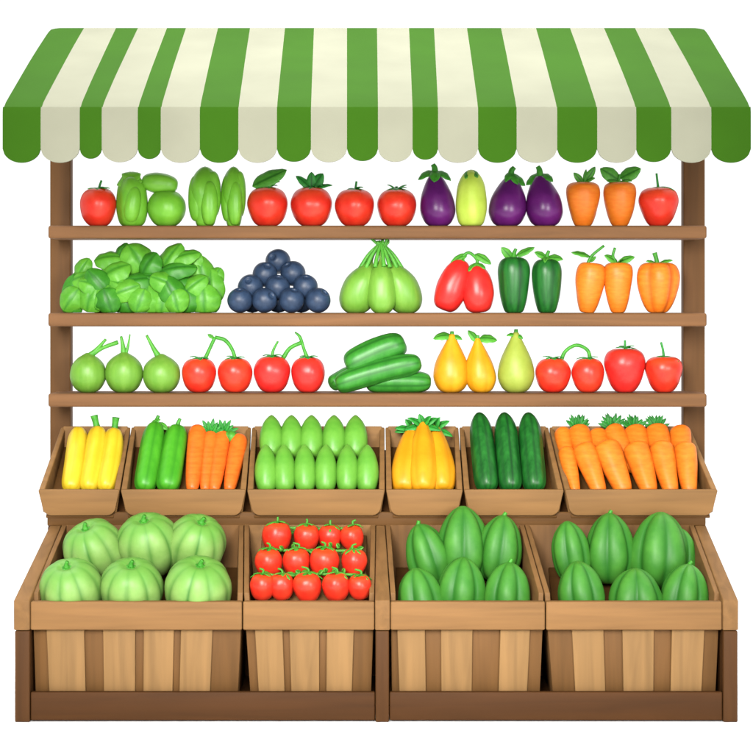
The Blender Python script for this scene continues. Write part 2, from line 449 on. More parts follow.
for a, b in ((15, 30), (375.5, 389), (723, 737.5)):
    bm = bmesh.new(); box(bm, X(a, 0), X(b, 0), -.008, .055, 0, ZB - .002, .006, 3)
    obj('front_post', bm, W_LEG, stall)
for a, b in ((30.5, 375), (389.5, 722.5)):
    bm = bmesh.new(); box(bm, X(a, 0), X(b, 0), 0, .028, Zp(720.5, 0), Zp(692, 0), .006, 3)
    obj('bottom_rail', bm, W_RAIL, stall)
bm = bmesh.new()
for a, b in ((16, 30), (723, 737)):
    box(bm, X(a, 0), X(b, 0), .06, 1.02, .01, ZB - .003, .004)
box(bm, X(31, 0), X(722, 0), .60, .62, 0.01, RIMZ1 - .03, .003)
obj('base_panel', bm, W_DARK, stall)
bm = bmesh.new(); box(bm, X(31, 0), X(722, 0), .03, .59, .06, .085, .003)
obj('base_deck', bm, W_DARK, stall)
# riser and slanted shelf under the trays
bm = bmesh.new(); box(bm, X(47, .53), X(706, .53), .535, .558, Zp(526, .53), Zp(512, .53), .005, 2)
obj('riser', bm, W_TRAYIN, stall)
bm = bmesh.new()
box(bm, X(50, .6), X(703, .6), .56, .90, .745, .765, .003, 2, 1.045, 1.065)
box(bm, X(60, .8), X(693, .8), .905, .945, .5, 1.06, .003)
obj('tray_support', bm, W_DARK, stall)
for xx in (X(49, .6), X(701, .6)):
    bm = bmesh.new(); box(bm, xx, xx + .014, .565, .94, .40, .742, .003, 2, .40, 1.04); obj('end_board', bm, W_DARK, stall)

# ---------------------------------------------------------------- crates in the base
CRATES = [  # front x0,x1, back x0,x1, bottom x0,x1, slats, inner floor (z at Y=.05, z at Y=.53)
    (30.5, 242, 62.5, 244, 34, 237, [(45, 83), (102, 134.5), (143, 173.5), (180.5, 212.5)], (.245, .575),
     'wide slatted wooden crate at the far left, holding the pale round melons'),
    (243, 374.5, 244.5, 375.5, 250, 371, [(254, 282), (289, 319), (326.5, 354)], (.428, .716),
     'narrow slatted wooden crate holding the small red tomatoes'),
    (390.5, 545, 385.5, 524, 392, 540.5, [(397, 425), (441, 473), (501, 531)], (.245, .575),
     'slatted wooden crate of ribbed green melons just right of the middle post'),
    (546, 722, 524.5, 693.5, 554, 717, [(572, 604), (623, 655), (673, 706)], (.245, .575),
     'slatted wooden crate of ribbed green melons at the far right'),
]
for ci, (x0, x1, b0, b1, q0, q1, slats, fl, lab) in enumerate(CRATES):
    Yf, Yb = .045, .545
    zt0, zt1 = RIMZ0 - .002, RIMZ1 - .002
    zb = .09
    cr = thing('slatted_crate', lab, 'crate', ((X(x0, 0) + X(x1, 0)) / 2, .3, .09), 'slatted crates in the base of the stall')
    O = cr.location.copy()
    def L_(p): return Vector(p) - O
    # walls
    bm = bmesh.new(); t = .016
    def quadwall(a, b, c, d):   # bottom a->b, top d->c  as (outer, inner) pairs
        hexa(bm, [L_(p) for p in (a[0], b[0], b[1], a[1], d[0], c[0], c[1], d[1])], .002, 1)
    s0 = X(x0, 0); s1 = X(x1, 0); g0 = X(q0, 0); g1 = X(q1, 0); r0 = X(b0, .55); r1 = X(b1, .55)
    tw = sc(0) * 5.2
    zf = zt0 - .01
    # front inner wall
    hexa(bm, [L_(p) for p in ((g0, Yf, zb), (g1, Yf, zb), (g1, Yf + t, zb), (g0, Yf + t, zb), (s0 + .002, Yf - .004, zf), (s1 - .002, Yf - .004, zf), (s1 - .002, Yf + t, zf), (s0 + .002, Yf + t, zf))], .002, 1)
    obj('front_wall', bm, W_IN, cr); bm = bmesh.new()
    hexa(bm, [L_(p) for p in ((g0, Yb - .012, zb), (g1, Yb - .012, zb), (g1, Yb, zb), (g0, Yb, zb), (r0, Yb - .012, zt1), (r1, Yb - .012, zt1), (r1, Yb, zt1), (r0, Yb, zt1))], .002, 1)
    obj('back_wall', bm, W_SIDE if ci == 1 else W_IN, cr)
    for sg, sx, gx, rx in ((1, s0, g0, r0), (-1, s1, g1, r1)):
        bm = bmesh.new()
        hexa(bm, [L_(p) for p in ((gx, Yf + t + .001, zb), (gx + sg * tw, Yf + t + .001, zb), (gx + sg * tw, Yb - .013, zb), (gx, Yb - .013, zb),
                                  (sx, Yf + t + .001, zt0 + .027), (sx + sg * tw, Yf + t + .001, zt0 + .027), (rx + sg * tw, Yb - .013, zt1), (rx, Yb - .013, zt1))], .003, 2)
        obj('crate_side', bm, W_SIDE, cr)
    bm = bmesh.new()
    box(bm, g0 + .02 - O.x, g1 - .02 - O.x, .064 - O.y, .53 - O.y, fl[0] - .015 - O.z, fl[0] - O.z, .002, 1, fl[1] - .015 - O.z, fl[1] - O.z)
    obj('crate_floor', bm, W_SIDE if ci == 1 else W_TRAYIN, cr)
    bm = bmesh.new()
    box(bm, s0 - O.x, s1 - O.x, -.004 - O.y, .038 - O.y, ZB - O.z, zt0 - O.z, .007, 3)
    obj('rim_board', bm, W_RIM, cr)
    for (a, b) in slats:
        bm = bmesh.new()
        def tx(px, z):
            k = (z - zb) / (ZB - zb)
            u = (px - x0) / (x1 - x0)
            bx = q0 + 5 + (q1 - q0 - 10) * u
            return X(px * (.55 + .45 * k) + bx * (.45 - .45 * k), 0)
        hexa(bm, [L_(p) for p in ((tx(a, zb), .030, zb), (tx(b, zb), .030, zb), (tx(b, zb), .0435, zb), (tx(a, zb), .0435, zb),
                                  (tx(a, ZB), .026, ZB + .03), (tx(b, ZB), .026, ZB + .03), (tx(b, ZB), .0395, ZB + .03), (tx(a, ZB), .0395, ZB + .03))], .003, 2)
        obj('slat', bm, W_SLAT, cr)

# ---------------------------------------------------------------- trays
TR = [(38, 119.5, 61, 130.6), (120.5, 246, 131.4, 251.2), (247, 385, 252, 384.6), (386, 463, 385.4, 458.5), (464, 564, 459.3, 548.4), (565, 718, 549.2, 690)]
TL = ['short sloping wooden tray of yellow courgettes at the left end', 'sloping wooden tray of two green courgettes and four carrots',
      'wide sloping wooden tray filled with pointed green pods', 'smallest sloping wooden tray, holding yellow squashes with leafy tops',
      'sloping wooden tray holding three dark green cucumbers', 'wide sloping wooden tray of carrots at the right end']
for (f0, f1, b0, b1), lab in zip(TR, TL):
    Y0, Y1 = .50, .86
    z0, z1 = Zp(516, Y0), Zp(489.5, Y0); zb = Zp(427, Y1)
    O = Vector(((X(f0, Y0) + X(f1, Y0)) / 2, .68, .80))
    t_ = thing('sloping_tray', lab, 'tray', O, 'sloping trays under the shelves')
    a0, a1, c0, c1 = X(f0, Y0), X(f1, Y0), X(b0, Y1), X(b1, Y1)
    ins = .017
    bm = bmesh.new()
    q = lambda L: [Vector(p) - O for p in L]
    rounded_panel(bm, a0 - O.x, a1 - O.x, Y0 - O.y, z0 - O.z, z1 - O.z, ins)
    obj('front_panel', bm, W_TRAY, t_)
    tw = .026
    for sg, sx, rx in ((1, a0, c0), (-1, a1, c1)):
        bm = bmesh.new()
        hexa(bm, q([(sx + sg * ins, Y0 + .036, z0 + .01), (sx + sg * (ins + .014), Y0 + .036, z0 + .01), (rx + sg * (.004 + .014), Y1, zb - .13), (rx + sg * .004, Y1, zb - .13),
                    (sx, Y0 + .012, z1 - .004), (sx + sg * tw, Y0 + .012, z1 - .004), (rx + sg * (tw - .004), Y1, zb), (rx, Y1, zb)]), .005, 3)
        obj('side_panel', bm, W_TRAY, t_)
    bm = bmesh.new()
    hexa(bm, q([(c0 + .012, Y1 - .014, zb - .12), (c1 - .012, Y1 - .014, zb - .12), (c1 - .012, Y1 - .001, zb - .12), (c0 + .012, Y1 - .001, zb - .12),
                (c0 + .012, Y1 - .014, zb + .004), (c1 - .012, Y1 - .014, zb + .004), (c1 - .012, Y1 - .001, zb + .004), (c0 + .012, Y1 - .001, zb + .004)]), .004, 2)
    obj('back_panel', bm, W_TRAY, t_)
    bm = bmesh.new()
    hexa(bm, q([(a0 + .03, .53, .79), (a1 - .03, .53, .79), (c1 - .015, .845, 1.07), (c0 + .015, .845, 1.07),
                (a0 + .03, .53, .802), (a1 - .03, .53, .802), (c1 - .015, .845, 1.082), (c0 + .015, .845, 1.082)]), .002, 1)
    obj('tray_floor', bm, W_TRAYIN, t_)

# ---------------------------------------------------------------- produce on the shelves
SHY = .80
def on_shelf(k, px, Y=SHY):
    return Vector((X(px, Y), Y, SZ[k] + .0005)), sc(Y)
def put(name, label, cat, k, px, group, Y=SHY):
    loc, s = on_shelf(k, px, Y)
    return thing(name, label, cat, loc, group), s
def body(t, name, pr, s, mat, **kw):
    bm = bmesh.new(); lathe(bm, pr, s, **kw); return obj(name, bm, mat, t)

def stem_part(t, pts, rad, s, mat=GREENSTEM, name='stem'):
    bm = bmesh.new(); tube(bm, pts, rad, s); return obj(name, bm, mat, t)
def leaves_part(t, lst, s, mat=LEAF, name='leaf'):
    for (b, e, w, nr, cu) in lst:
        bm = bmesh.new(); leaf(bm, b, e, w, s, nrm=nr, curl=cu); obj(name, bm, mat, t)
def tomato(t, s, R, H, mat=RED, P_=TOM, stem=None, cal=.62, lobes=5, tilt=0, capmat=DKLEAF):
    M = rotm(tilt)
    body(t, 'fruit', prof(P_, R, H), s, mat, lobes=lobes, amp=.035, M=M, tipat=.5)
    bm = bmesh.new(); calyx(bm, s, H, R, n=7, reach=cal * 1.15)
    if cal: obj('calyx', bm, capmat, t)
    else: bm.free()
    if stem: stem_part(t, stem, [1.5, 1.2, 1.1, 1.6][:len(stem)] if len(stem) > 2 else [1.5, 1.3], s, capmat)

G_TS = 'tomatoes standing on the shelves'
# --- top shelf
t, s = put('tomato', 'red tomato at the left end of the top shelf, next to the left post', 'tomato', 1, 98.5, G_TS)
tomato(t, s, 18.5, 38, stem=[(0, 0, 35), (1, 0, 40), (3, 0, 46)]); leaves_part(t, [((0, 0, 36), (10, -6, 41), 5, (0, -.4, 1), .6), ((0, 0, 36), (-9, -4, 40), 5, (0, -.4, 1), .6)], s, LEAF)
t, s = put('courgette', 'green oblong vegetable with curled tip beside the leftmost top tomato', 'vegetable', 1, 132, 'green vegetables on the top shelf')
body(t, 'fruit', prof([(0, 0), (.5, 0), (.82, .08), (1, .32), (.96, .6), (.84, .8), (.5, .93), (0, .97)], 16, 52), s, PEPG, lobes=4, amp=.12, ph=.2, ribw=2)
bm = bmesh.new(); lathe(bm, prof(OVAL, 9, 37), s, M=rotm(6) @ Matrix.Translation(Vector((-1, -9, 3)) * s)); obj('lobe', bm, PEPG, t)
leaves_part(t, [((9, -4, 53), (-15, -8, 43), 15, (-.2, -1, .7), .3), ((-10, -2, 53), (11, -9, 46), 13, (.2, -1, .7), .3)], s, PEPG)
t, s = put('green_tomato', 'squat round green vegetable with an oblong one lying across its top', 'vegetable', 1, 166.5, 'green vegetables on the top shelf')
body(t, 'fruit', prof(ROUND, 19.5, 36), s, PEPG, lobes=4, amp=.05)
loc, s = on_shelf(1, 160)
t = thing('green_gourd', 'small oblong green gourd lying across the round green one under the awning', 'vegetable', loc + Vector((0, -.005, 43 * s)), 'green vegetables on the top shelf')
body(t, 'fruit', [(r, z - 18) for r, z in prof(OVAL, 10.5, 36)], s, PEPG, lobes=5, amp=.05, M=rotm(97))
for px, R, H, R2, d, lab in ((205, 16.5, 60, 9, 5, 'broad lobed green pepper with a small lobe in front, on the top shelf'), (233.5, 12.5, 60, 8, 2, 'slim lobed green pepper left of the leafy red tomatoes')):
    t, s = put('green_pepper', lab, 'pepper', 1, px, 'green vegetables on the top shelf')
    pr = [(0, 0), (.4, 0), (.62, .06), (.84, .3), (1, .52), (.96, .7), (.66, .87), (.3, .97), (0, 1)]
    body(t, 'fruit', prof(pr, R, H), s, PEPG, lobes=4, amp=.12, ph=.5, ribw=2, wob=.03)
    bm = bmesh.new(); lathe(bm, prof(OVAL, R2, 44), s, lobes=4, amp=.05, M=Matrix.Translation(Vector((d, -R * .55, 1)) * s)); obj('lobe', bm, PEPG, t)
    for sg in (-1, 1):
        bm = bmesh.new(); lathe(bm, prof(OVAL, R * .56, 46), s, lobes=4, amp=.05, M=Matrix.Translation(Vector((sg * R * .45, -R * .2, 7 + sg * 2)) * s)); obj('lobe', bm, PEPG, t)
t, s = put('tomato', 'red tomato under one broad bright leaf on the top shelf', 'tomato', 1, 267.5, G_TS)
tomato(t, s, 20.5, 39, RED, stem=[(0, 0, 36), (2, 0, 42)])
leaves_part(t, [((-15, -5, 40), (19, -3, 57), 18, (-.3, -1, .4), .1), ((0, 0, 38), (10, -6, 47), 7, (0, -.5, 1), .5)], s, LEAF)
t, s = put('tomato', 'red tomato with a dark tuft of leaves, right of the one with one broad leaf', 'tomato', 1, 311.5, G_TS)
tomato(t, s, 21, 39, RED)
leaves_part(t, [((0, 0, 37), (-14, -4, 51), 9, (-.2, -.8, .7), .3), ((0, 0, 37), (11, -2, 53), 13, (.2, -.8, .6), .2), ((0, 0, 37), (19, -6, 44), 8, (.1, -.6, .8), .4), ((0, 0, 37), (0, -3, 54), 10, (0, -1, .4), .2)], s, DKLEAF)
t, s = put('tomato', 'bare red tomato with a short stem, left one of two before the aubergines', 'tomato', 1, 354.5, G_TS)
tomato(t, s, 20, 37, RED, stem=[(0, 0, 34), (1, 0, 38), (2, 0, 45)])
t, s = put('tomato', 'red tomato touching the leftmost aubergine', 'tomato', 1, 396.5, G_TS)
tomato(t, s, 20, 37, RED, stem=[(0, 0, 34), (0, 0, 40)])
leaves_part(t, [((0, 0, 36), (-7, -5, 43), 5, (0, -.5, 1), .5), ((0, 0, 36), (8, -5, 43), 5, (0, -.5, 1), .5)], s, DKLEAF)
for px, R, H, dx, lab, lv in (
    (438, 17.5, 53, -3, 'upright aubergine next to the red tomatoes', [((-1, 0, 60), (-18, -6, 51), 10, (-.3, -.7, .7), .5), ((0, 0, 60), (15, -8, 50), 10, (.3, -.7, .7), .5), ((0, -2, 60), (-2, -14, 47), 11, (0, -.8, .5), .4)]),
    (507, 19, 50, 4, 'fat aubergine leaning right, just right of the pale green gourd', [((0, 0, 56), (16, -4, 44), 11, (.3, -.8, .6), .4), ((2, 0, 59), (-5, -10, 47), 8, (-.2, -.8, .6), .4), ((1, 0, 58), (7, -13, 45), 9, (.1, -.9, .5), .4)]),
    (545, 18.5, 51, -5, 'rounded aubergine beside the orange carrots', [((2, 0, 57), (-16, -5, 45), 12, (-.3, -.8, .6), .4), ((-1, 0, 57), (11, -8, 48), 10, (.3, -.8, .6), .4)])):
    t, s = put('aubergine', lab, 'aubergine', 1, px, 'aubergines on the top shelf')
    body(t, 'fruit', prof(AUBP, R, H), s, AUB, axis=lambda q, d=dx: (d * q * q, 0))
    for l in lv: pass
    leaves_part(t, [(tuple(Vector(a) + Vector((dx * .7, 0, -4))), tuple(Vector(b) + Vector((dx * .7, 0, -1))), w, n_, c_) for a, b, w, n_, c_ in lv], s, GREENSTEM, 'cap_leaf')
    stem_part(t, [(dx, 0, H - 4), (dx * 1.1, 0, H + 5), (dx * 1.1 + (3 if dx > 0 else -2), 0, H + 9)], [4, 3, 2.2], s)
t, s = put('pale_gourd', 'pale lime green gourd between two aubergines', 'gourd', 1, 471, None)
body(t, 'fruit', prof([(0, 0), (.5, 0), (.82, .07), (1, .3), (.97, .55), (.84, .76), (.55, .92), (.2, 1), (0, 1.01)], 15.8, 56), s, LIME2, lobes=5, amp=.07)
leaves_part(t, [((0, 0, 57), (-6, -11, 49), 8, (-.2, -.8, .6), .3), ((0, 0, 57), (6, -11, 50), 8, (.2, -.8, .6), .3)], s, LEAF, 'cap_leaf')
def stubby(k, px, R, H, lab, lv, stem, mat=ORANGE, tilt=0, group='carrots on the shelves'):
    t, s = put('carrot', lab, 'carrot', k, px, group)
    body(t, 'root', prof(STUB, R, H), s, mat, M=rotm(tilt), wob=.02)
    if stem: stem_part(t, stem, [2, 1.5, 1.3][:len(stem)], s, GREENSTEM)
    leaves_part(t, lv, s, LEAF)
stubby(1, 583, 17, 44, 'short fat carrot nearest the aubergines on the top shelf',
       [((2, 0, 44), (12, -4, 59), 8, (.3, -1, .2), .2), ((0, 0, 43), (-9, -5, 53), 7, (-.3, -1, .4), .3), ((2, 0, 45), (11, -4, 49), 5, (.2, -.8, .6), .3), ((1, 0, 44), (3, -2, 57), 4, (0, -1, .2), .1)], [(0, 0, 41), (2, 0, 47), (5, 0, 54)])
stubby(1, 620, 16.5, 44, 'short fat carrot with two broad leaves beside the rightmost top tomato',
       [((-1, 0, 46), (-19, -4, 58), 15, (-.2, -1, .4), .3), ((0, 0, 48), (20, -4, 58), 15, (.1, -1, .5), .1), ((0, 0, 45), (-12, -6, 47), 8, (0, -.7, .8), .4), ((0, 0, 45), (10, -7, 47), 6, (0, -.7, .8), .4)], [(0, 0, 41), (-1, 0, 47), (0, 0, 52)])
t, s = put('tomato', 'red tomato at the right end of the top shelf', 'tomato', 1, 658.5, G_TS)
tomato(t, s, 20, 39, RED, TALLTOM, stem=[(0, 0, 36), (-1, 0, 44), (-2, 0, 53)], cal=.75)

# --- second shelf
# basil heap
loc, s = on_shelf(2, 145, .81)
t = thing('basil_heap', 'long heap of bright green rounded basil leaves on the second shelf', 'leafy greens', loc)
bm = bmesh.new()
for x, z, R in ((-44, 0, 22), (-18, 0, 24), (10, 0, 25), (38, 0, 24), (60, 0, 19)):
    lathe(bm, prof(ROUND, R * .85, 40 if abs(x) < 50 else 33), s, wob=.04, M=Matrix.Translation(Vector((x, 5, z)) * s))
obj('heart', bm, BASIL2, t)
# (x, z, length, width, angle of tip, pitch, depth)
BL = [(-67, 22, 40, 30, 100, 25, -8), (-60, 40, 44, 27, 20, 40, -6), (-36, 62, 34, 24, 10, 45, 0), (-72, 8, 26, 22, 70, 0, -10),
      (-30, 47, 36, 32, 30, 35, -10), (-8, 62, 34, 34, 120, 30, -2), (4, 54, 30, 28, 60, 40, -8), (24, 60, 42, 26, 60, 30, -4), (40, 64, 34, 20, 20, 45, -6),
      (34, 50, 40, 22, 10, 35, -12), (57, 44, 40, 28, 100, 25, -4), (66, 28, 40, 26, 95, 15, -4), (-8, 36, 46, 24, 15, 40, -15),
      (-52, 18, 36, 34, 75, 5, -17), (-40, 16, 30, 30, 60, 10, -20), (-14, 14, 34, 36, 100, 0, -17), (2, 14, 32, 34, 80, 5, -19), (-52, 32, 26, 22, 160, 30, -16),
      (29, 24, 36, 26, 120, 10, -22), (20, 12, 32, 32, 80, 0, -18), (50, 30, 34, 22, 40, 30, -15), (42, 14, 30, 34, 85, 0, -16), (60, 14, 34, 32, 95, 0, -16),
      (-20, 30, 32, 26, 150, 25, -16), (10, 40, 34, 20, 170, 35, -12), (-62, 50, 24, 18, 60, 40, -2), (48, 56, 26, 20, 70, 40, -2), (-24, 66, 26, 18, 70, 40, 2), (70, 40, 22, 18, 60, 30, 0), (-72, 14, 30, 24, 235, 0, -14), (-34, 12, 30, 26, 290, 0, -24), (-2, 12, 28, 24, 250, 0, -25), (33, 12, 28, 26, 285, 0, -24), (66, 14, 30, 22, 300, 5, -12), (-18, 24, 36, 22, 200, 15, -22), (22, 34, 34, 22, 340, 20, -20), (-45, 34, 34, 24, 130, 20, -18)]
for i, (x, z, Ln, w, ang, pit, dy) in enumerate(BL):
    a = math.radians(ang); p = math.radians(pit)
    d = Vector((math.cos(a), 0, math.sin(a)))
    nr = Vector((random.uniform(-.25, .25), -math.cos(p), math.sin(p)))
    c = Vector((x, dy, z * .88 + 1)); Ln *= .92; b = c - d * Ln * .5; e = c + d * Ln * .5 + Vector((0, -2, 0))
    bm = bmesh.new(); leaf(bm, b, e, w * 1.05, s, nrm=nr, curl=.32, thick=.4, cup=.34, puff=.09, point=.85, nu=22, nv=16)
    for v in bm.verts:
        if v.co.z < 0.001: v.co.z = 0.001 + random.random() * .0005
    obj('leaf', bm, BASIL if i % 3 else BASIL2, t)
# blueberries
r_b = 12.6
rows = [[(240, 301.6), (264.5, 301.6), (291.5, 301.6), (318, 301.6)], [(250.5, 287), (277.5, 287.5), (305.5, 287)], [(265, 274.5), (293, 273.5)], [(278, 261.5)]]
names = ['bottom row', 'second row from the bottom', 'third row from the bottom', 'very top']
ords = {4: ['leftmost', 'second from left', 'third from left', 'rightmost'], 3: ['leftmost', 'middle', 'rightmost'], 2: ['left', 'right'], 1: ['single']}
for ri, row in enumerate(rows):
    for bi, (px, py) in enumerate(row):
        Y = .735 + ri * .056; s = sc(Y)
        p = P(px, py, Y)
        if ri == 0: p.z = SZ[2] + r_b * s
        o = bmesh.new()
        lathe(o, [(0, -r_b), (r_b * .5, -r_b * .87), (r_b * .87, -r_b * .5), (r_b, 0), (r_b * .87, r_b * .5), (r_b * .52, r_b * .86), (r_b * .3, r_b * .92), (r_b * .2, r_b * .82), (0, r_b * .8)], s, M=rotm(random.uniform(-60, 60), random.uniform(-60, -20)), wob=.01)
        o = obj('blueberry', o, BLUE); o.location = p
        o['label'] = f'{ords[len(row)][bi]} dark blueberry in the {names[ri]} of the pyramid' if ri < 3 else 'dark blueberry crowning the very top of the pyramid'
        o['category'] = 'blueberry'; o['group'] = 'blueberries piled in a pyramid'
o = bmesh.new(); lathe(o, [(0, -r_b), (r_b * .5, -r_b * .87), (r_b * .87, -r_b * .5), (r_b, 0), (r_b * .87, r_b * .5), (r_b * .52, r_b * .86), (0, r_b)], sc(.8))
o = obj('blueberry', o, BLUE); o.location = (X(301, .82), .835, SZ[2] + r_b * sc(.8)); o['label'] = 'dark blueberry half hidden behind the bottom row of the pyramid'; o['category'] = 'blueberry'; o['group'] = 'blueberries piled in a pyramid'
for bx in (252, 278):
    o2 = o.copy(); C.objects.link(o2); o2.location = (X(bx, .82), .85, SZ[2] + r_b * sc(.8))
    o2['label'] = 'dark blueberry hidden deep behind the %s of the pyramid' % ('left part' if bx < 260 else 'middle')
# gourd bunch
t, s = put('gourd_bunch', 'bunch of three pale green gourds tied at the top, on the second shelf', 'gourd', 2, 381, None)
for x, y, R, H, bend in ((-25, 3, 19, 67, 22), (25, 3, 18.5, 67, -22), (1, -9, 15.5, 68, -1)):
    pr = [(0, 0), (.45, 0), (.78, .07), (.98, .2), (1, .36), (.9, .52), (.62, .64), (.26, .73), (.13, .82), (.11, 1.0), (0, 1)]
    body(t, 'gourd', prof(pr, R, H), s, ONION, axis=lambda q, b=bend, x=x, y=y: (x + b * q ** 1.7, y * (1 - q * .6)), lobes=7, amp=.03)
bm = bmesh.new()
for k in range(9):
    a = k * .7; tube(bm, [(0, 0, 62), (3 * math.cos(a) + 1, 3 * math.sin(a), 67), (8 * math.cos(a) * (1 + .3 * (k % 2)), 6 * math.sin(a), 71 + (k % 3) * 1.5)], [2.4, 1.8, 1.2], s, seg=8)
for k, (x, y) in enumerate(((-21, 0), (-15, -6), (-6, -12), (3, -14), (9, -12), (16, -6), (21, 0))):
    tube(bm, [(x, y, 46 + abs(k - 3) * -.6), (x * .62, y * .7, 57), (x * .2, y * .4, 66), (x * -.15, y * .2, 71)], [2.2, 1.9, 1.7, 1.8], s, seg=8)
obj('stem', bm, LEAF, t)
# red pair
t, s = put('tomato_pair', 'pair of long red plum tomatoes sharing one leafy stalk, on the second shelf', 'tomato', 2, 463, None)
body(t, 'fruit', prof(EGGUP, 15.8, 54), s, RED2, M=Matrix.Translation(Vector((-20, 0, 2.5)) * s) @ rotm(22), wob=.02)
body(t, 'fruit', prof(EGGUP, 15.8, 47), s, RED2, M=Matrix.Translation(Vector((16, -3, 0)) * s) @ rotm(-4), wob=.02)
stem_part(t, [(0, 0, 48), (-1, 0, 55), (6, 0, 60), (14, 0, 53), (13, 0, 46)], [2, 1.6, 1.6, 1.6, 2], s)
leaves_part(t, [((4, 0, 59), (-13, -5, 50), 8, (-.2, -.9, .4), .3), ((12, 0, 59), (28, -5, 50), 9, (.2, -.9, .4), .3), ((13, -2, 50), (22, -10, 45), 6, (.2, -.8, .6), .3), ((13, -2, 50), (5, -12, 43), 6, (-.2, -.8, .6), .3), ((0, -2, 55), (-3, -9, 46), 5, (-.2, -.8, .6), .3)], s, LEAF)
# dark green peppers
for px, R, H, lab, lv in ((514, 16.3, 56, 'taller dark green pepper beside the red plum tomatoes', [((-2, 0, 54), (-12, -5, 65), 9, (-.2, -.9, .4), .3), ((2, 0, 57), (20, -2, 66), 9, (0, -.7, .7), .1), ((0, -1, 56), (-9, -12, 51), 6, (0, -.8, .6), .3)]),
                          (547, 15.3, 54, 'shorter dark green pepper beside the carrots', [((0, 0, 55), (-12, -4, 61), 8, (0, -.8, .5), .2), ((0, 0, 55), (15, -4, 56), 10, (.1, -.7, .6), .5), ((0, -1, 56), (-3, -13, 52), 6, (0, -.8, .6), .3)])):
    t, s = put('dark_pepper', lab, 'pepper', 2, px, 'dark green peppers on the second shelf')
    body(t, 'fruit', prof([(0, 0), (.4, 0), (.62, .05), (.85, .28), (.98, .58), (1, .78), (.84, .92), (.5, .985), (0, .99)], R, H), s, DKCUKE, lobes=5, amp=.05)
    stem_part(t, [(0, 0, H - 3), (0, 0, H + 3), (2, 0, H + 8)], [4, 2.2, 1.5], s)
    leaves_part(t, lv, s, LEAF)
stubby(2, 587, 15, 50, 'slender short carrot with a long curved stalk on the second shelf', [((3, 0, 57), (-15, -4, 62), 10, (0, -.6, .9), .25), ((3, 0, 51), (8, -5, 56), 4, (0, -1, .3), .2)], [(0, 0, 47), (5, 0, 57), (17, 0, 67)], tilt=6)
stubby(2, 618, 14.5, 50, 'short carrot between the long-stalked carrot and the orange pepper', [((0, 0, 50), (-13, -5, 58), 9, (0, -.8, .6), .2), ((0, 0, 50), (15, -5, 57), 9, (0, -.8, .6), .3), ((0, 0, 50), (2, -10, 55), 7, (0, -.8, .6), .2)], [(0, 0, 47), (-5, 0, 56), (-3, 0, 65)])
t, s = put('orange_pepper', 'orange lobed pepper at the right end of the second shelf', 'pepper', 2, 657.5, None)
body(t, 'fruit', prof([(0, .02), (.3, 0), (.52, .05), (.78, .25), (.96, .52), (1, .76), (.84, .94), (.5, 1), (.18, .95), (0, .93)], 22, 50), s, ORANGE, lobes=5, amp=.2, sharp=.8, ph=.25)
stem_part(t, [(0, 0, 46), (-1, 0, 53), (-3, 0, 60)], [3, 2.2, 2.4], s)
leaves_part(t, [((0, 0, 49), (-11, -7, 53), 7, (0, -.6, .8), .3), ((0, 0, 49), (13, -7, 54), 7, (0, -.6, .8), .3), ((0, 0, 49), (-2, -12, 49), 7, (0, -.6, .8), .3)], s, LEAF)

# --- third shelf
for px, R, H, stem, lab in ((88, 18.2, 38, [(0, 0, 35), (8, 0, 42), (18, 0, 53)], 'leftmost pale green onion on the third shelf, stalk slanting right'),
                            (124, 19.2, 39, [(0, 0, 36), (-1, 0, 46), (-3, 0, 56)], 'middle pale green onion of the three on the third shelf'),
                            (161.5, 19, 37, [(-2, 0, 34), (-8, 0, 44), (-15, 0, 57)], 'pale green onion with stalk slanting left, beside the cherry tomatoes')):
    t, s = put('green_onion', lab, 'onion', 3, px, 'pale green onions on the third shelf')
    body(t, 'bulb', prof([(0, 0), (.4, 0), (.72, .1), (.95, .3), (1, .5), (.9, .72), (.62, .88), (.34, .97), (.12, 1.03), (0, 1.04)], R, H), s, ONION, lobes=9, amp=.02, ribw=6)
    stem_part(t, stem, [3.6, 2.2, 1.3], s, LEAF)
    if px == 88: stem_part(t, [(2, 0, 36), (14, 0, 44), (30, 0, 50)], [2.6, 2, 2.2], s, LEAF)
    if px == 124: stem_part(t, [(1, 0, 36), (4, 0, 46), (6, 0, 58)], [2, 1.3, .7], s, LEAF)
def cherry_pair(px, items, stems, lab, lvs=(), mat=RED, caps=.5):
    t, s = put('tomato_pair', lab, 'tomato', 3, px, 'joined pairs of tomatoes on the third shelf')
    for dx, R, H in items:
        body(t, 'fruit', prof(TOM, R, H), s, mat, lobes=4, amp=.03, M=Matrix.Translation(Vector((dx, 0, 0)) * s), tipat=.4)
        bm = bmesh.new(); calyx(bm, s, H, R, n=6, reach=caps * 1.3, off=(dx, 0)); obj('calyx', bm, DKLEAF, t)
    for st, rd in stems: stem_part(t, st, rd, s, GREENSTEM)
    leaves_part(t, lvs, s, LEAF)
cherry_pair(217, [(-18, 17.2, 34), (18, 17.5, 34)], [([(-13, 0, 31), (-8, 0, 42), (-2, 0, 55)], [2.2, 1.8, 1.8]), ([(-2, 0, 55), (8, 0, 52), (15, 0, 43), (19, 0, 31)], [1.8, 2, 1.8, 2])],
            'pair of red tomatoes under an arched green stalk, beside the green onions', [((-3, 0, 54), (-9, -3, 58), 4, (0, -1, .3), .1)])
cherry_pair(290, [(-18, 18.6, 36), (18, 17.2, 35)], [([(-18, 0, 32), (-17, 0, 41), (-12, 0, 51)], [2, 1.4, 1]), ([(18, 0, 32), (14, 0, 43), (10, 0, 55), (5, 0, 60)], [2.4, 1.6, 1.6, .8]), ([(-7, 0, 34), (0, 0, 44), (12, 0, 50)], [2.4, 2, 2])],
            'pair of red tomatoes with two forked stalks left of the cucumber pile', mat=RED2)
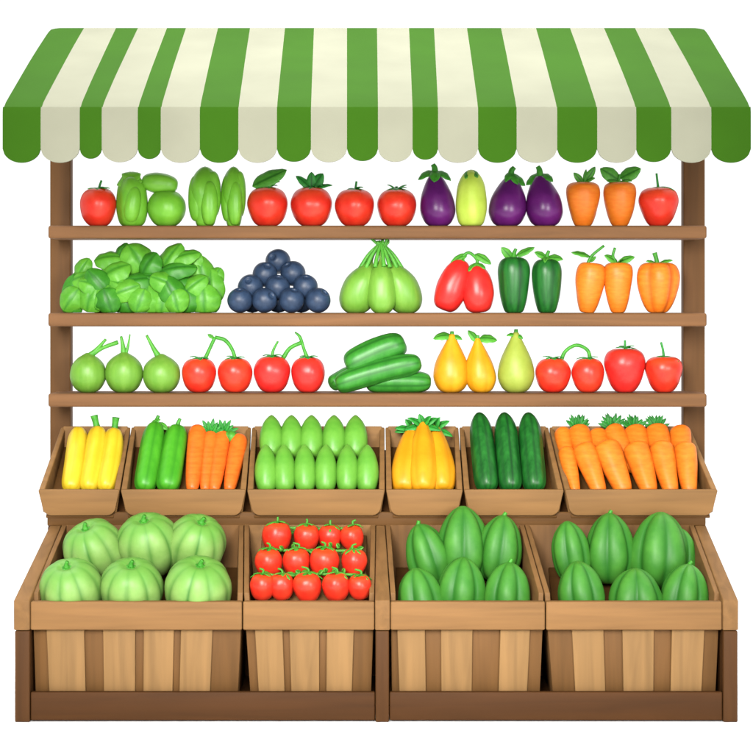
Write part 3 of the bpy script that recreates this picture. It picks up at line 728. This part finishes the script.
# cucumber pile
def cuke(x0, y0, x1, y1, R, Y0, Y1, lab, cat='cucumber', group=None, mat=CUKE, name='cucumber', P_=CUKEP, lobes=7, amp=.04, bend=0, part='fruit', flip=False, **kw):
    a = P(x0, y0, Y0); b = P(x1, y1, Y1)
    t = thing(name, lab, cat, a, group)
    d = b - a; H = d.length; s = sc((Y0 + Y1) / 2)
    q = Vector((0, 0, 1)).rotation_difference(d.normalized()).to_matrix().to_4x4()
    body(t, part, prof(P_, R, H / s), s, mat, M=q, lobes=lobes, amp=amp, axis=(lambda u: (bend * math.sin(PI * u), 0)) if bend else None, **kw)
    return t, s, q, H / s
GC = 'cucumbers piled on the third shelf'
cuke(366, 381.8, 431, 381.8, 11.3, .80, .80, 'lowest cucumber of the pile, its right end sticking out', group=GC, mat=CUKE)
cuke(331, 385, 352, 372, 8.5, .80, .86, 'short cucumber poking out at the left foot of the pile', group=GC)
cuke(336, 385, 421, 362, 12, .76, .76, 'long cucumber slanting across the middle of the pile', group=GC, bend=-2)
cuke(346, 367, 405, 342, 14.5, .80, .80, 'fat cucumber on top of the pile', group=GC, bend=-2)
# yellow pears
for px, R, H, lab, mat, lv, dx in (
    (451, 17.8, 58, 'left one of two yellow pear shaped squashes on the third shelf', YEL, [((1, 0, 57), (-17, -4, 57), 11, (0, -.7, .7), .5), ((1, 0, 57), (11, -4, 54), 6, (0, -.7, .7), .3)], 1),
    (481.5, 15.8, 54, 'yellow pear shaped squash touching the lime green one', YEL, [((-3, 0, 50), (-13, -2, 62), 8, (0, -.8, .5), .2), ((-3, 0, 54), (15, -3, 55), 12, (0, -.7, .7), .5)], -4),
    (516, 18.2, 60, 'lime green pear shaped squash left of the arched tomatoes', LIME, [((0, 0, 58), (-9, -5, 58), 5, (0, -.7, .7), .4), ((0, 0, 58), (6, -7, 55), 5, (0, -.7, .7), .4)], 0)):
    t, s = put('pear_squash', lab, 'squash', 3, px, 'pear shaped squashes on the third shelf')
    body(t, 'fruit', prof(PEAR, R, H), s, mat, axis=lambda q, d=dx: (d * q, 0), lobes=6, amp=.02)
    stem_part(t, [(dx, 0, H - 4), (dx, 0, H + 3)], [2.6, 1.8], s)
    leaves_part(t, lv, s, LEAF)
cherry_pair(570.5, [(-17.5, 18, 34), (17.5, 16.5, 34)], [([(-10, 0, 30), (-5, 0, 41), (6, 0, 47), (17, 0, 42), (20, 0, 31)], [2.2, 1.8, 1.8, 1.8, 2.2])],
            'pair of red tomatoes joined by one looped stalk, right of the lime squash', mat=RED)
t, s = put('tomato', 'biggest red tomato on the third shelf, second from its right end', 'tomato', 3, 625, G_TS)
tomato(t, s, 21, 44, RED2, TALLTOM, stem=[(0, 0, 40), (0, 0, 47), (0, 0, 52)], cal=.45)
t, s = put('tomato', 'red tomato at the right end of the third shelf', 'tomato', 3, 664, G_TS)
tomato(t, s, 19, 36, RED, TALLTOM, stem=[(0, 0, 33), (-1, 0, 42), (-3, 0, 50)], cal=.75)

# ---------------------------------------------------------------- produce in the trays
YA, YB = .575, .80
def leaning(name, lab, cat, grp, x0, x1, yt, w, mat, P_=CUKEP, yb=491, part='fruit', ya=YA, yb_=YB, **kw):
    return cuke(x0, yb, x1, yt, w / 2, ya, yb_, lab, cat, grp, mat, name, P_, part=part, **kw)
G = 'yellow courgettes in the left tray'
for x0, x1, yt, w, lab in ((70.5, 79, 429, 22, 'leftmost yellow courgette, without a visible stem'), (88, 98.5, 428, 22, 'middle yellow courgette of the three in the left tray'), (105, 114.5, 430, 22, 'rightmost yellow courgette in the left tray')):
    t, s, q, H = leaning('yellow_courgette', lab, 'courgette', G, x0, x1, yt, w, YEL2, lobes=6, amp=.05, bend=1)
    if x0 > 80:
        b = q @ Vector((0, 0, H - 4)); e = Vector((b.x + (-4 if x0 < 100 else 2), b.y, b.z + 16))
        stem_part(t, [tuple(b), tuple((b + e) / 2), tuple(e)], [4.2, 3.2, 3.8], s)
G = 'green courgettes in the second tray'
for x0, x1, yt, w, lab in ((144, 156, 424, 24, 'green courgette against the left side of the second tray'), (167, 177.5, 427, 26, 'green courgette touching the carrots in the second tray')):
    t, s, q, H = leaning('courgette', lab, 'courgette', G, x0, x1, yt, w, CUKE2, lobes=5, amp=.06)
    b = q @ Vector((0, 0, H - 3))
    stem_part(t, [tuple(b), (b.x + 1, b.y, b.z + 6), (b.x + 3, b.y, b.z + 11)], [4, 2.2, 1.6], s)
    if x0 < 150:
        leaves_part(t, [(tuple(b + Vector((-6, 0, 0))), tuple(b + Vector((4, -6, 8))), 7, (0, -.8, .5), .3), (tuple(b + Vector((2, 0, 4))), tuple(b + Vector((13, -6, -2))), 7, (0, -.8, .5), .3)], s, LEAF)
G = 'carrots in the second tray'
ol = ['leftmost', 'second', 'third', 'rightmost']
BTAP = [(0, 0), (.4, .0), (.66, .06), (.84, .25), (.96, .55), (1, .8), (.92, .93), (.6, .99), (0, 1)]
for i, (x0, x1, yt, w) in enumerate(((192, 198, 427, 19), (205, 211, 433, 16), (214, 223, 433, 17), (229, 240, 436, 17.5))):
    t, s, q, H = leaning('carrot', f'{ol[i]} carrot of the four beside the green courgettes', 'carrot', G, x0, x1, yt, w, ORANGE2, BTAP, part='root', ya=YA + .01 * (i % 2), yb_=YB - .01 * (i % 2), lobes=0)
    if i in (1, 2):
        b = q @ Vector((0, 0, H - 2)); bm = bmesh.new()
        for k in range(8):
            a = math.radians(-65 + k * 18.5); ln = random.uniform(13, 17)
            leaf(bm, b, b + Vector((math.sin(a) * ln, -3 - (k % 2) * 3, math.cos(a) * ln)), 5, s, nrm=(0, -1, .4), curl=.3)
        obj('carrot_top', bm, DKLEAF, t)
    if i == 3:
        b = q @ Vector((0, 0, H - 3)); bm = bmesh.new(); lathe(bm, [(0, -6), (6, -4), (8, 1), (6, 5), (0, 7)], s, M=Matrix.Translation((b + Vector((-9, 0, 1))) * s), lobes=5, amp=.1)
        obj('carrot_top', bm, LEAF, t)
G = 'pointed green pods in the wide tray'
names5 = ['leftmost', 'second', 'third', 'fourth', 'rightmost']; names6 = ['leftmost', 'second', 'third', 'fourth', 'fifth', 'rightmost']
for i, x in enumerate((271.5, 291.5, 311.5, 334, 355.5)):
    leaning('green_pod', f'{names5[i]} pointed green pod in the back row of its tray', 'pod', G, x, x, 415.5, 24.5, POD, TIPUP, yb=458, ya=.70, yb_=.80, lobes=0, amp=0, tipat=.4)
for i, x in enumerate((266, 284, 304.5, 326, 347.5, 367.5)):
    leaning('green_pod', f'{names6[i]} pointed green pod in the front row of its tray', 'pod', G, x + (0.5 if x < 320 else -.5), x, 445, 23, POD, TIPUP, yb=492, ya=.575, yb_=.665, lobes=0, amp=0, tipat=.4)
G = 'yellow squashes in the smallest tray'
SQ = [(0, 0), (.5, 0), (.82, .06), (1, .25), (.96, .5), (.76, .74), (.5, .9), (.3, 1), (0, 1)]
for i, (x0, x1, yt, w, lab, yy) in enumerate(((403.5, 413, 427, 31, 'left yellow squash in the smallest tray', .01), (443, 434, 427, 30, 'right yellow squash in the smallest tray', .01), (423.5, 423, 424, 30, 'middle yellow squash, in front of its two neighbours', -.02))):
    t, s, q, H = leaning('yellow_squash', lab, 'squash', G, x0, x1, yt, w, YEL, SQ, ya=YA + yy, yb_=YB + yy, lobes=5, amp=.06)
    b = q @ Vector((0, 0, H - 3)); bm = bmesh.new()
    for k in range(6):
        a = math.radians(-75 + k * 30 + random.uniform(-8, 8)); ln = random.uniform(13, 17) if k in (2, 3) else random.uniform(15, 20)
        dz = math.cos(a) * ln * .75 - (5 if abs(a) > .8 else 0)
        leaf(bm, b, b + Vector((math.sin(a) * ln, -5 - (k % 2) * 5, dz)), 8, s, nrm=(0, -.8, .7), curl=.5)
    for k in range(3):
        leaf(bm, b, b + Vector(((k - 1) * 7, -12, -12)), 7, s, nrm=(0, -.8, .7), curl=.4)
    obj('leafy_top', bm, DKLEAF, t)
G = 'dark cucumbers in the fifth tray'
for x0, x1, lab in ((487.5, 479, 'leftmost dark cucumber in its tray'), (511, 504, 'middle dark cucumber in its tray'), (535, 528, 'rightmost dark cucumber in its tray')):
    leaning('dark_cucumber', lab, 'cucumber', G, x0, x1, 413, 24.5, DKCUKE, [(0, 0), (.5, .005), (.85, .05), (1, .16), (1, .4), (.98, .66), (.88, .82), (.6, .93), (.26, .99), (0, 1)], lobes=8, amp=.05)
G = 'carrots in the right tray'
def cyltop(t, q, H, s, n=13, L=15, w=4.2):
    b = q @ Vector((0, 0, H - 1)); bm = bmesh.new()
    for k in range(n):
        a = math.radians(-60 + k * 120 / (n - 1) + random.uniform(-8, 8)); ln = random.uniform(L * .8, L * 1.15)
        leaf(bm, b, b + Vector((math.sin(a) * ln, random.uniform(-5, 2), math.cos(a) * ln)), w, s, nrm=(random.uniform(-.3, .3), -1, .3), curl=.2, nu=6, nv=4)
    obj('carrot_top', bm, DKLEAF, t)
CP = [(0, 0), (.4, .0), (.62, .05), (.78, .25), (.92, .55), (1, .84), (.92, .95), (.6, 1), (0, 1)]
rear = [(570, 562, 430, 17, 0), (588, 578, 429, 24, 1), (604, 597, 432, 20, 0), (634, 612, 428, 22, 1), (645, 634, 429, 24, 1), (665, 656, 428, 25, 1), (683, 680, 429, 22, 0)]
n7 = ['leftmost', 'second', 'third', 'fourth', 'fifth', 'sixth', 'rightmost']
for i, (x0, x1, yt, w, g) in enumerate(rear):
    t, s, q, H = leaning('carrot', f'{n7[i]} carrot in the back row of the right tray', 'carrot', G, x0, x1, yt, w, ORANGE, CP, yb=470, ya=.665, yb_=.815, part='root', lobes=0, wob=.02)
    if g: cyltop(t, q, H, s)
for i, (x0, x1, yt, w) in enumerate(((575.5, 565.5, 449, 17), (600, 583, 446, 24), (625, 605, 444, 27), (650, 635, 445, 26), (671.5, 660, 444, 24.5), (690, 684.5, 445, 23))):
    leaning('carrot', f'{names6[i]} carrot in the front row of the right tray', 'carrot', G, x0, x1, yt, w, ORANGE, CP, yb=493, ya=.56, yb_=.69, part='root', lobes=0, wob=.02)

# ---------------------------------------------------------------- melons and tomatoes in the crates
def in_crate(name, lab, cat, grp, px, top, R, H, Y, mat, P_, tilt=0, lean=20, lobes=8, amp=.05, stem=True, ph=None, ribw=1.6, sharp=.55, wob=.012):
    s = sc(Y)
    tp = P(px, top, Y)
    M = rotm(tilt, lean)
    tipv = M @ Vector((0, 0, H * s))
    base = tp - Vector((tipv.x, 0, H * s * math.cos(math.radians(lean)) * math.cos(math.radians(tilt))))
    t = thing(name, lab, cat, base, grp)
    body(t, 'fruit', prof(P_, R, H), s, mat, M=M, lobes=lobes, amp=amp, seg=84, ribw=ribw, sharp=sharp, wob=wob, ph=ph, tipat=.7)
    if stem:
        bm = bmesh.new()
        q = M @ Vector((0, 0, H * .96)); 
        tube(bm, [tuple(q), tuple(q + M @ Vector((.5, 0, 3))), tuple(q + M @ Vector((2, 0, 6)))], [3.4, 2.2, 1.8], s)
        for k in range(5):
            a = k * 1.257 + .3
            leaf(bm, q + M @ Vector((0, 0, 0)), q + M @ Vector((7 * math.cos(a), 7 * math.sin(a), -.4)), 4.5, s, nrm=M @ Vector((0, 0, 1)), curl=.3, nu=6, nv=4)
        obj('stem', bm, GREENSTEM, t)
    return t
G = 'pale round melons in the left crate'
ME = [(0, .05), (.3, .0), (.66, .08), (.92, .28), (1, .5), (.94, .72), (.7, .91), (.38, .985), (.16, .955), (0, .93)]
for px, top, R, H, Y, tilt, lab in ((88, 524, 31, 60, .42, -14, 'leftmost pale melon in the back row'), (146, 516, 31.5, 62, .42, -6, 'tallest pale melon, middle of the back row'), (204, 518, 29.5, 58, .42, 12, 'pale melon at the right of the back row, stem tipped right'),
                                    (69.5, 562, 32, 58, .19, -6, 'leftmost pale melon in the front row'), (133.5, 561, 31.5, 58, .19, 1, 'pale melon in the middle of the front row'), (202.5, 560, 33.5, 60, .19, 5, 'pale melon at the right of the front row')):
    in_crate('melon', lab, 'melon', G, px, top, R, H, Y, MELON, ME, tilt * 1.3, -24, lobes=9, amp=.06, wob=.02)
G = 'ribbed green melons in the crate right of the middle post'
EG = [(0, 0), (.4, .01), (.74, .1), (.96, .28), (1, .45), (.92, .63), (.72, .81), (.42, .94), (.14, 1), (0, 1.01)]
for px, top, R, H, Y, tilt, lab in ((418, 525, 23, 64, .40, -14, 'left ribbed melon of the back row, tilted left, right of the middle post'), (504, 516, 23.5, 66, .40, 6, 'right ribbed melon of the back row in the third crate'), (463, 507, 27, 76, .42, 0, 'tall ribbed melon, highest one in the third crate'),
                                    (415, 569, 24, 58, .17, -8, 'left ribbed melon of the front row in the third crate'), (464, 558, 25.5, 64, .19, 4, 'middle ribbed melon of the front row in the third crate'), (510, 563, 25, 60, .18, 4, 'right ribbed melon of the front row in the third crate')):
    in_crate('ribbed_melon', lab, 'melon', G, px, top, R, H, Y, DKMEL, EG, tilt * 1.3, 4, lobes=6, amp=.17, ribw=1.0, sharp=.75, wob=.022, stem=px in (418, 504, 510))
G = 'ribbed green melons in the right crate'
for px, top, R, H, Y, tilt, lab in ((567, 522, 20, 60, .40, -6, 'leftmost ribbed melon of the back row in the right crate'), (610, 514, 25.5, 70, .42, 0, 'second ribbed melon of the back row in the right crate'), (662, 513, 30.5, 76, .40, 3, 'biggest ribbed melon, in the back row of the right crate'), (681, 529, 20, 58, .445, 5, 'narrow ribbed melon half hidden at the right side'),
                                    (577, 562, 24.5, 60, .18, -6, 'leftmost ribbed melon of the front row in the right crate'), (636, 569, 27.5, 58, .17, 0, 'low ribbed melon in the middle of the front row, right crate'), (690, 565, 25, 60, .18, 7, 'rightmost ribbed melon of the front row in the right crate')):
    in_crate('ribbed_melon', lab, 'melon', G, px, top, R, H, Y, DKMEL, EG, tilt * 1.3, 4, lobes=6, amp=.17, ribw=1.0, sharp=.75, wob=.022, stem=px in (610, 690))
G = 'small red tomatoes in the narrow crate'
rowsT = [('front row', .13, 586.5, [(261.5, 13), (283, 13), (309, 14.5), (337, 14), (360.5, 12)]),
         ('middle row', .27, 562, [(270, 14), (297.5, 14), (324, 15), (353, 13)]),
         ('back row', .42, 537, [(277.5, 15), (306, 13), (330.5, 12), (353.5, 12)])]
for rn, Y, py, lst in rowsT:
    nm = {5: names5, 4: ol}[len(lst)]
    for i, (px, R) in enumerate(lst):
        s = sc(Y); H = R * 2.02
        t = thing('small_tomato', f'{nm[i]} small red tomato in the {rn} of the tomato crate', 'tomato', P(px, py + H * .5, Y), G)
        body(t, 'fruit', prof(TOM, R, H), s, RED, lobes=5, amp=.04, tipat=.5, M=rotm(random.uniform(-8, 8), random.uniform(-14, 2)))
        bm = bmesh.new(); calyx(bm, s, H, R, n=8, reach=.92, lift=.05)
        obj('calyx', bm, LEAF if i % 2 else GREENSTEM, t)
        stem_part(t, [(0, 0, H * .9), (random.uniform(-2, 2), 0, H + 3), (random.uniform(-8, 8), 0, H + 5)], [1.4, 1.1, .9], s)
# loose vine greens between the tomatoes
for rn, Y, z, xs in (('back', .47, 530, (270, 290, 318, 342, 356)), ('middle', .33, 549, (268, 284, 311, 339, 358)), ('front', .20, 574, (262, 275, 296, 323, 346, 358))):
    s = sc(Y); o0 = P(312, z, Y); bm = bmesh.new()
    tube(bm, [((x - 312), 1, 2 * math.sin(x * .7)) for x in xs], 1.5, s, n=6)
    for x in range(xs[0], xs[-1], 8):
        a = random.uniform(0, 6.28); b = Vector((x - 312, 0, random.uniform(-2, 2)))
        leaf(bm, b, b + Vector((math.cos(a) * 10, -3, abs(math.sin(a)) * 8 - 3)), 6, s, nrm=(0, -.7, .7), curl=.3, nu=7, nv=4)
    o = obj('tomato_vine', bm, LEAF); o.location = o0
    o['label'] = f'leafy green vine running behind the {rn} row of small tomatoes'; o['category'] = 'vine'; o['group'] = 'vines among the small tomatoes'

# ---------------------------------------------------------------- camera, light, world
cam = bpy.data.cameras.new('camera'); co = bpy.data.objects.new('camera', cam); C.objects.link(co)
co.location = (0, -D, CZ); co.rotation_euler = (math.radians(90), 0, 0)
cam.sensor_width = 36; cam.lens = F / 753 * 36; cam.shift_y = -(376.5 - HOR) / 753; cam.clip_end = 1000
bpy.context.scene.camera = co
def area(name, loc, target, size, power, sy=None, col=(1, 1, 1), spread=60):
    l = bpy.data.lights.new(name, 'AREA'); l.energy = power; l.size = size; l.color = col; l.spread = math.radians(spread)
    if sy: l.shape = 'RECTANGLE'; l.size_y = sy
    o = bpy.data.objects.new(name, l); C.objects.link(o); o.location = loc
    o.rotation_euler = (Vector(target) - Vector(loc)).to_track_quat('-Z', 'Y').to_euler()
area('key_softbox', (-1.2, -6.3, 3.5), (0, .4, 1.75), 3.0, 178, col=(1, .98, .95))
area('fill_softbox', (3.5, -7, 2.2), (0, .4, 1.9), 2.4, 62)
area('top_softbox', (0, .9, 6.4), (0, .5, 2), 4.6, 158, 2.0)

w = bpy.data.worlds.new('World'); bpy.context.scene.world = w; w.use_nodes = True
T = w.node_tree; N = T.nodes; L = T.links; bg = N['Background']
tc = N.new('ShaderNodeTexCoord'); sp = N.new('ShaderNodeSeparateXYZ'); L.new(tc.outputs['Generated'], sp.inputs[0])
mz = N.new('ShaderNodeMapRange'); mz.interpolation_type = 'SMOOTHSTEP'
mz.inputs['From Min'].default_value = .35; mz.inputs['From Max'].default_value = 1; mz.inputs['To Min'].default_value = 0; mz.inputs['To Max'].default_value = 1.4
L.new(sp.outputs['Z'], mz.inputs['Value'])
my = N.new('ShaderNodeMapRange'); my.interpolation_type = 'SMOOTHSTEP'
my.inputs['From Min'].default_value = -.5; my.inputs['From Max'].default_value = .5; my.inputs['To Min'].default_value = .35; my.inputs['To Max'].default_value = 1.12
L.new(sp.outputs['Y'], my.inputs['Value'])
ad = N.new('ShaderNodeMath'); ad.operation = 'ADD'; L.new(mz.outputs[0], ad.inputs[0]); L.new(my.outputs[0], ad.inputs[1])
bg.inputs['Color'].default_value = (1, 1, 1, 1); L.new(ad.outputs[0], bg.inputs['Strength'])
sc_ = bpy.context.scene
sc_.view_settings.view_transform = 'Standard'; sc_.view_settings.look = 'None'; sc_.view_settings.gamma = 1; sc_.view_settings.exposure = 0
sc_.render.resolution_x = 1024; sc_.render.resolution_y = 1024
